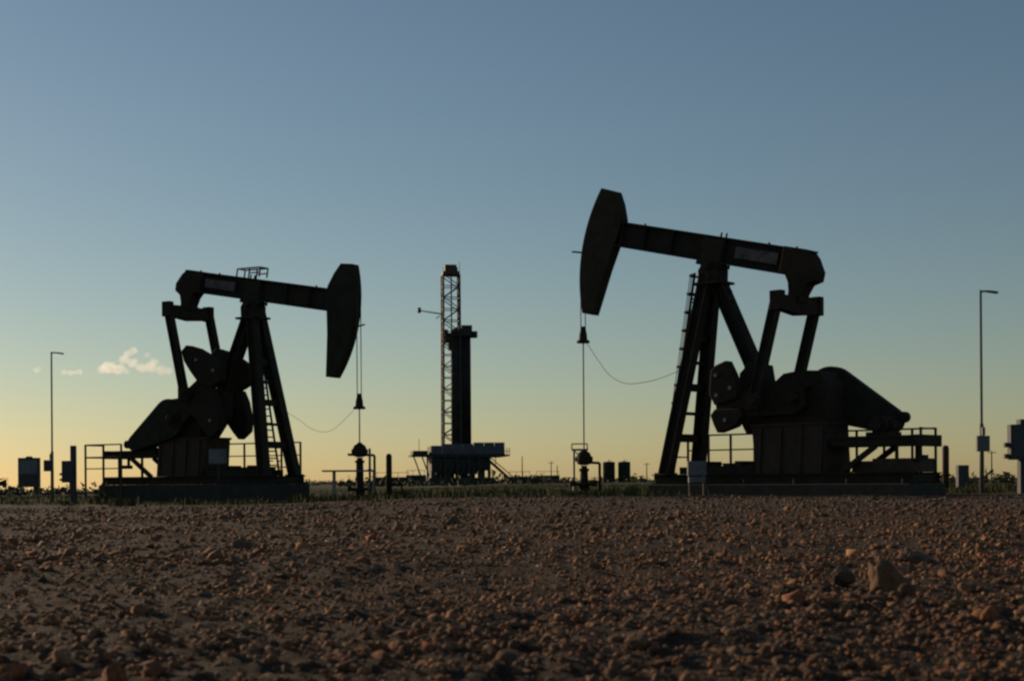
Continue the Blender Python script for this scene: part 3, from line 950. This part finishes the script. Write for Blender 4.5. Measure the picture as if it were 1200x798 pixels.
# ------------------------------------------------------------------ drilling rig
def rig():
    D = 330.0
    g = tz(-12.9, D)
    r = thing('drilling_rig', (-12.9, D, g), 'tall drilling rig with lattice mast standing in the distance between the pump jacks', 'drilling rig', None, RAD(9))
    W = 2.02
    z0, z1 = 9.0, 48.6
    mx = -1.05
    ms = MB()
    for x in (-W, W):
        for y in (-W, W):
            ms.bar((mx + x, y, z0), (mx + x * .93, y * .93, z1), .42, .42)
    mast = ms.build('mast', RIGGAL, r)
    nb = 15
    for k in range(nb + 1):
        z = z0 + (z1 - z0) * k / nb
        f = 1 - .07 * k / nb
        zn = z0 + (z1 - z0) * (k + 1) / nb
        fn = 1 - .07 * (k + 1) / nb
        for y in (-W, W):
            piece('girt', (mx - W * f, y * f, z), (mx + W * f, y * f, z), .18, .18, RIGGAL, mast)
        for x in (-W, W):
            piece('girt', (mx + x * f, -W * f, z), (mx + x * f, W * f, z), .18, .18, RIGGAL, mast)
        if k < nb:
            s = 1 if k % 2 else -1
            for y in (-W, W):
                piece('brace', (mx - s * W * f, y * f, z), (mx + s * W * fn, y * fn, zn), .19, .19, RIGGAL, mast)
            piece('brace', (mx - W * f, -s * W * f, z), (mx - W * fn, s * W * fn, zn), .19, .19, RIGGAL, mast)
            piece('brace', (mx + W * f, -s * W * f, z), (mx + W * fn, s * W * fn, zn), .19, .19, RIGGAL, mast)
    tl = MB().bar((mx + .15, -.1, z0), (mx + .15, -.1, z1), .28, .28).box((mx - .6, -.6, 31.2), (mx + .6, .6, 35.2))
    tl.box((mx - 1.5, -.5, 33), (mx - .7, .4, 36))
    tl.build('top_drive', RUST, r)
    cb = MB().box((mx - 1.95, -1.95, z1), (mx + 1.95, 1.95, z1 + .7)).box((mx - 1.4, -1.2, z1 + .7), (mx + 1.3, 1.2, z1 + 2.3)).box((mx + 1.2, -.8, z1 + .7), (mx + 1.6, .8, z1 + 1.8))
    cb.bar((mx - 1.9, -1.9, z1 + .7), (mx - 1.9, -1.9, z1 + 1.7), .1, .1).bar((mx + 1.9, -1.9, z1 + .7), (mx + 1.9, -1.9, z1 + 2.9), .1, .1)
    cb.build('crown_block', RIGYEL, r)
    jb = MB().tube((mx - W, 0, 39.6), (mx - 7.0, 0, 40.3), .16, .12).tube((mx - 7.3, 0, 39.8), (mx - 7.3, 0, 41.0), .4)
    jb.bar((mx - W - .4, 0, 39.2), (mx - W - 1.4, 0, 38.6), .2, .2)
    jb.build('jib', RIGGAL, r)
    # racked drill pipe
    for i in range(9):
        x0 = -1.0 + i * .51
        pk = MB()
        for j in range(4):
            pk.tube((x0 + .18, -.9 + j * .5, 8.7), (x0 + .18, -.9 + j * .5, 36.0 + .25 * ((i * 7 + j * 3) % 3)), .19, n=8)
        pk.box((x0, .9, 8.7), (x0 + .49, 1.1, 35.5))
        pk.build('pipe_stand', PIPE if i > 3 else PIPE2, r)
    MB().box((-1.0, -2.2, 34.4), (4.4, 1.9, 34.7)).box((3.7, -1.2, 34.2), (5.0, 1.2, 35.6)).box((1.2, -1.75, 34.7), (3.7, -1.62, 36.9)).build('monkey_board', RIGST, r)
    # floor, wind walls, substructure
    dk = MB().box((-6.4, -6, 6.4), (10.6, 6, 7.1)).box((10.6, -4, 6.6), (12.0, 4, 6.95)).box((-10.8, -5, 6.6), (-6.4, 5, 7.05))
    dk.build('rig_floor', RIGST, r)
    for k in range(7):
        xa = -6.3 + k * 2.4
        MB().box((xa, -6.1, 7.1), (xa + 2.32, -5.95, 9.2 + (.5 if k > 3 else .2 if k > 0 else -.2))).build('wind_wall', RIGBLUE, r)
    MB().box((-6.2, -3, 7.1), (10.4, 5.5, 9.0)).build('drawworks_house', RIGST, r)
    MB().box((-10.4, -4, 7.05), (-7, 3, 7.9)).bar((-9.0, -4, 7.9), (-9.0, -4, 10.6), .12, .12).build('dog_house', RIGST, r)
    rail_x = [10.7, 11.3, 11.9]
    for x in rail_x:
        piece('rail_post', (x, -4, 6.95), (x, -4, 8.5), .14, .14, RIGST, r)
    piece('rail', (10.6, -4, 7.7), (12.0, -4, 7.7), .12, .12, RIGST, r)
    for x in (-6.0, -3.2, -.4, 2.2, 4.6, 6.9):
        for y in (-5.5, 5.5):
            piece('substructure_leg', (x, y, 0), (x, y, 6.4), .65, .65, RIGST, r)
    for x in (-6.0, -3.2, -.4, 2.2, 4.6):
        piece('substructure_brace', (x, -5.5, .8), (x + 2.5, -5.5, 6.2), .4, .4, RIGST, r)
    for x in (-10.3, -8.4):
        piece('substructure_brace', (x, -4.5, 6.6), (x + 1.6, -4.5, 2.2), .28, .28, RIGST, r)
    piece('substructure_leg', (-7.2, -4.5, 0), (-7.2, -4.5, 6.6), .3, .3, RIGST, r)
    sb = MB().box((-6.3, -5.2, 3.3), (6.9, 5.2, 6.397)).box((-6.8, -5.6, .0), (8.2, 5.6, 1.7)).box((-5.2, -4.8, 2.5), (6.0, 4.8, 3.31)).box((-3.4, -3, 1.7), (-.8, 3, 3.3)).box((2.8, -3, 1.7), (4.0, 3, 3.3)).box((5.6, -3, 1.7), (6.3, 3, 3.3)).box((-6.2, -3, 1.7), (-4.1, 3, 3.3)).box((.0, -2.5, 1.7), (2.3, 2.5, 3.3))
    sb.build('substructure', RIGST, r)
    st = MB()
    for y in (-3.6, -2.4):
        st.bar((6.9, y, 5.9), (13.2, y, .3), .16, .5)
        st.bar((6.9, y, 6.9), (13.2, y, 1.5), .10, .10)
    so = st.build('stairway', RIGST, r)
    for k in range(22):
        u = (k + .5) / 22
        piece('tread', (6.9 + 6.3 * u, -3.6, 5.9 - 5.6 * u), (6.9 + 6.3 * u, -2.4, 5.9 - 5.6 * u), .30, .06, RIGST, so)
    piece('rail_post', (8.7, -3.6, 4.2), (8.7, -3.6, 6.6), .15, .15, RIGST, r)
    return r
rig()
def skid_tank(x, y, w, h, label, pipes=True):
    g = tz(x, y)
    t = thing('mud_tank', (x, y, g), label, 'tank', 'mud tanks beside the drilling rig')
    MB().box((-w / 2, -1.5, -.2), (w / 2, 1.5, h)).build('tank_body', RIGST, t)
    for k in range(int(w / 1.5)):
        piece('rib', (-w / 2 + .5 + k * 1.5, -1.56, 0), (-w / 2 + .5 + k * 1.5, -1.56, h), .1, .12, RIGST, t)
    for k in range(4):
        piece('rail_post', (-w / 2 + .2 + k * (w - .4) / 3, -1.4, h), (-w / 2 + .2 + k * (w - .4) / 3, -1.4, h + 1.0), .08, .08, RIGST, t)
    rod('rail', (-w / 2, -1.4, h + 1.0), (w / 2, -1.4, h + 1.0), .05, RIGST, t)
    return t
skid_tank(-26.6, 318, 7.5, 1.9, 'low mud tank left of the drilling rig')
skid_tank(1.6, 300, 4.6, 1.5, 'low skid tank at the foot of the drilling rig stairway')
skid_tank(9.0, 360, 6.0, 1.9, 'low skid tank on the horizon between the rig and right wellhead')
skid_tank(-21.0, 312, 4.2, 2.3, 'short mud tank tucked under the left deck of the drilling rig')

# ------------------------------------------------------------------ far things on the horizon
def tank(x, y, r_, h, label):
    g = tz(x, y)
    t = thing('storage_tank', (x, y, g), label, 'tank', 'pair of distant storage tanks')
    MB().lathe([(r_, -.3), (r_, h - .25), (r_ * 1.02, h - .22), (r_ * 1.02, h - .1), (r_ * .98, h - .08), (r_ * .12, h + .12)], n=28).build('shell', TANKG, t)
    MB().lathe([(r_ + .05, 0), (r_ + .05, .15)], (0, 0, h * .5), 28).build('girth_band', TANKG, t)
    piece('ladder', (r_ * .3, -r_ - .1, 0), (r_ * .3, -r_ - .1, h + .6), .4, .08, TANKG, t)
    rod('vent', (0, 0, h), (0, 0, h + .6), .12, TANKG, t)
tank(25.9, 380, 1.62, 5.5, 'left one of the two dark storage tanks on the horizon')
tank(30.0, 380, 1.65, 5.5, 'right one of the two dark storage tanks on the horizon')
def utility_pole(x, y, h, label, arm=True):
    g = tz(x, y)
    p = thing('utility_pole', (x, y, g), label, 'utility pole', 'distant utility poles')
    MB().lathe([(.17, -.5), (.12, h - g)], n=8).build('pole', WOOD, p)
    if arm:
        piece('cross_arm', (-.9, -.14, h - g - .5), (.9, -.14, h - g - .5), .1, .12, WOOD, p)
        for xx in (-.8, .8, .3):
            rod('insulator', (xx, -.14, h - g - .44), (xx, -.14, h - g - .2), .05, WOOD, p)
utility_pole(2.9, 400, 7.2, 'distant utility pole just right of the drilling rig', False)
utility_pole(11.6, 420, 6.0, 'distant utility pole left of the right wellhead, with cross arm')
utility_pole(39.8, 420, 5.4, 'distant utility pole between the storage tanks and right pump jack')
utility_pole(101.2, 300, 6.1, 'distant utility pole right of the right light pole')
utility_pole(-5.2 + 19.2, 440, 5.0, 'short distant pole beside the right wellhead platform', False)

def bush(name, x, y, w, h, n, label, seed, group=None, kind=None):
    r2 = np.random.default_rng(seed)
    g = tz(x, y)
    root = thing(name, (x, y, g), label, 'bush', group)
    v, f = [], []
    c = r2.normal(0, 1, (n, 3))
    c /= np.linalg.norm(c, axis=1, keepdims=True)
    c *= (r2.random((n, 1)) ** 0.45)
    lump = 0.75 + 0.5 * (vnoise(c[:, 0] * 2.2 + seed, c[:, 1] * 2 + c[:, 2] * 2) + .5)
    c = c * lump[:, None] * np.array([w / 2, w / 2, h * .55]) + np.array([0, 0, h * .45])
    ls = h * .11
    for p in c:
        if p[2] < 0:
            p[2] = abs(p[2]) * .3
        a, b = r2.normal(size=3), r2.normal(size=3)
        a = a / np.linalg.norm(a) * ls
        b = np.cross(a, b)
        b = b / max(np.linalg.norm(b), 1e-6) * ls * .55
        k = len(v)
        v += [tuple(p - a), tuple(p - b), tuple(p + a), tuple(p + b)]
        f.append((k, k + 1, k + 2, k + 3))
    MB().add(v, f).build('crown', LEAF, root)
    st = MB()
    for k in range(5):
        a = k * 1.26
        st.tube((0, 0, -.05), (w * .22 * math.cos(a), w * .22 * math.sin(a), h * .55), h * .03, h * .012, n=6)
    st.build('trunk', WOOD, root)
    return root
bush('bush', 59.5, 172, 3.2, 1.3, 500, 'low dark bush in the grass near the right edge', 3)
bush('bush', -17.9, 62.5, .95, .55, 420, 'low scrubby bush by the left end of the left railing', 4)
bush('bush', 3.6, 230, 2.6, 1.5, 420, 'small bush on the horizon between the rig and right wellhead', 5)
bush('bush', 44.5, 330, 4.0, 3.0, 420, 'small bush on the horizon left of the right pump jack', 6)
def far_scrub():
    nb, nl = 1500, 46
    tn = rng.uniform(-0.42, 0.42, nb)
    Y = 190 + 650 * rng.random(nb)
    X = tn * Y
    ok = vnoise(X / 26, Y / 40 + 8) + .5 * vnoise(X / 8, Y / 12) > -0.02
    X, Y = X[ok], Y[ok]
    nb = len(X)
    w = rng.uniform(1.2, 4.5, nb)
    h = w * rng.uniform(0.3, 0.55, nb)
    c = rng.normal(0, .38, (nb, nl, 3))
    c[:, :, 2] = np.abs(c[:, :, 2]) * 1.1
    c = c * np.stack([w, w, h], -1)[:, None, :] + np.stack([X, Y, terr(X, Y)], -1)[:, None, :]
    sz = (h[:, None] * rng.uniform(.12, .3, (nb, nl)))[..., None, None]
    P = (c[:, :, None, :] + rng.normal(0, 1, (nb, nl, 3, 3)) * sz).reshape(-1, 3)
    T = np.arange(len(P)).reshape(-1, 3)
    me = bpy.data.meshes.new('far_scrub')
    me.from_pydata(P.tolist(), [], T.tolist())
    o = finish('far_scrub', me, LEAF)
    tag(o, 'dark scrub strung along the flat horizon', 'scrub', kind='stuff')
far_scrub()

# ------------------------------------------------------------------ clouds
def cloud(x, y, z, puffs, label, seed, dens):
    bm = bmesh.new()
    for (a, b, r_) in puffs:
        s = bmesh.ops.create_icosphere(bm, subdivisions=3, radius=r_)
        bmesh.ops.translate(bm, verts=s['verts'], vec=(a, (hash((a, b)) % 60) - 30, b))
        for v in s['verts']:
            v.co.z = b + (v.co.z - b) * .8
    me = bpy.data.meshes.new('cloud')
    bm.to_mesh(me)
    bm.free()
    m = bpy.data.materials.new('cloud_vapour')
    m.use_nodes = True
    nt = m.node_tree
    nt.nodes.remove(nt.nodes['Principled BSDF'])
    pv = nt.nodes.new('ShaderNodeVolumePrincipled')
    pv.inputs['Color'].default_value = (1, .99, .97, 1)
    pv.inputs['Density'].default_value = dens
    pv.inputs['Anisotropy'].default_value = 0.78
    nt.links.new(pv.outputs[0], nt.nodes['Material Output'].inputs['Volume'])
    o = finish('cloud', me, m)
    o.location = (x, y, z)
    rm = o.modifiers.new('remesh', 'REMESH')
    rm.mode = 'VOXEL'
    rm.voxel_size = 6
    tx = bpy.data.textures.new('puff', 'CLOUDS')
    tx.noise_scale = 40
    tx.noise_depth = 3
    dm = o.modifiers.new('puff', 'DISPLACE')
    dm.texture = tx
    dm.strength = 46
    dm.mid_level = 0.55
    tag(o, label, 'cloud', 'small clouds low in the left sky', kind=None)
S = 9000 / 1666.67
def P(px, py, r_):
    return ((px - 160) * S, (425 - py) * S, r_ * S * 1.2)
cloud((160 - 600) * S, 9000, (562 + 3 - 425) * S, [P(121, 432, 6), P(130, 430, 8), P(139, 432, 7), P(148, 421, 6), P(151, 413, 5), P(158, 410, 4), P(158, 424, 6),
      P(166, 431, 6), P(176, 430, 7), P(184, 424, 5), P(173, 415, 4), P(189, 433, 6), P(197, 434, 4), P(146, 434, 5)], 'largest pale cloud, just left of the left pump jack', 1, .0075)
cloud((85 - 600) * S, 9000, (562 + 3.6 - 435) * S, [P(152, 425, 3.5), P(158, 426, 3.5), P(166, 426, 3.5), P(170, 426, 3)], 'small flat cloud right of the left light pole', 2, .0075)
cloud((45 - 600) * S, 9000, (562 + 3.8 - 432) * S, [P(158, 426, 3.5), P(162, 424, 3)], 'tiny faint cloud left of the left light pole', 3, .005)
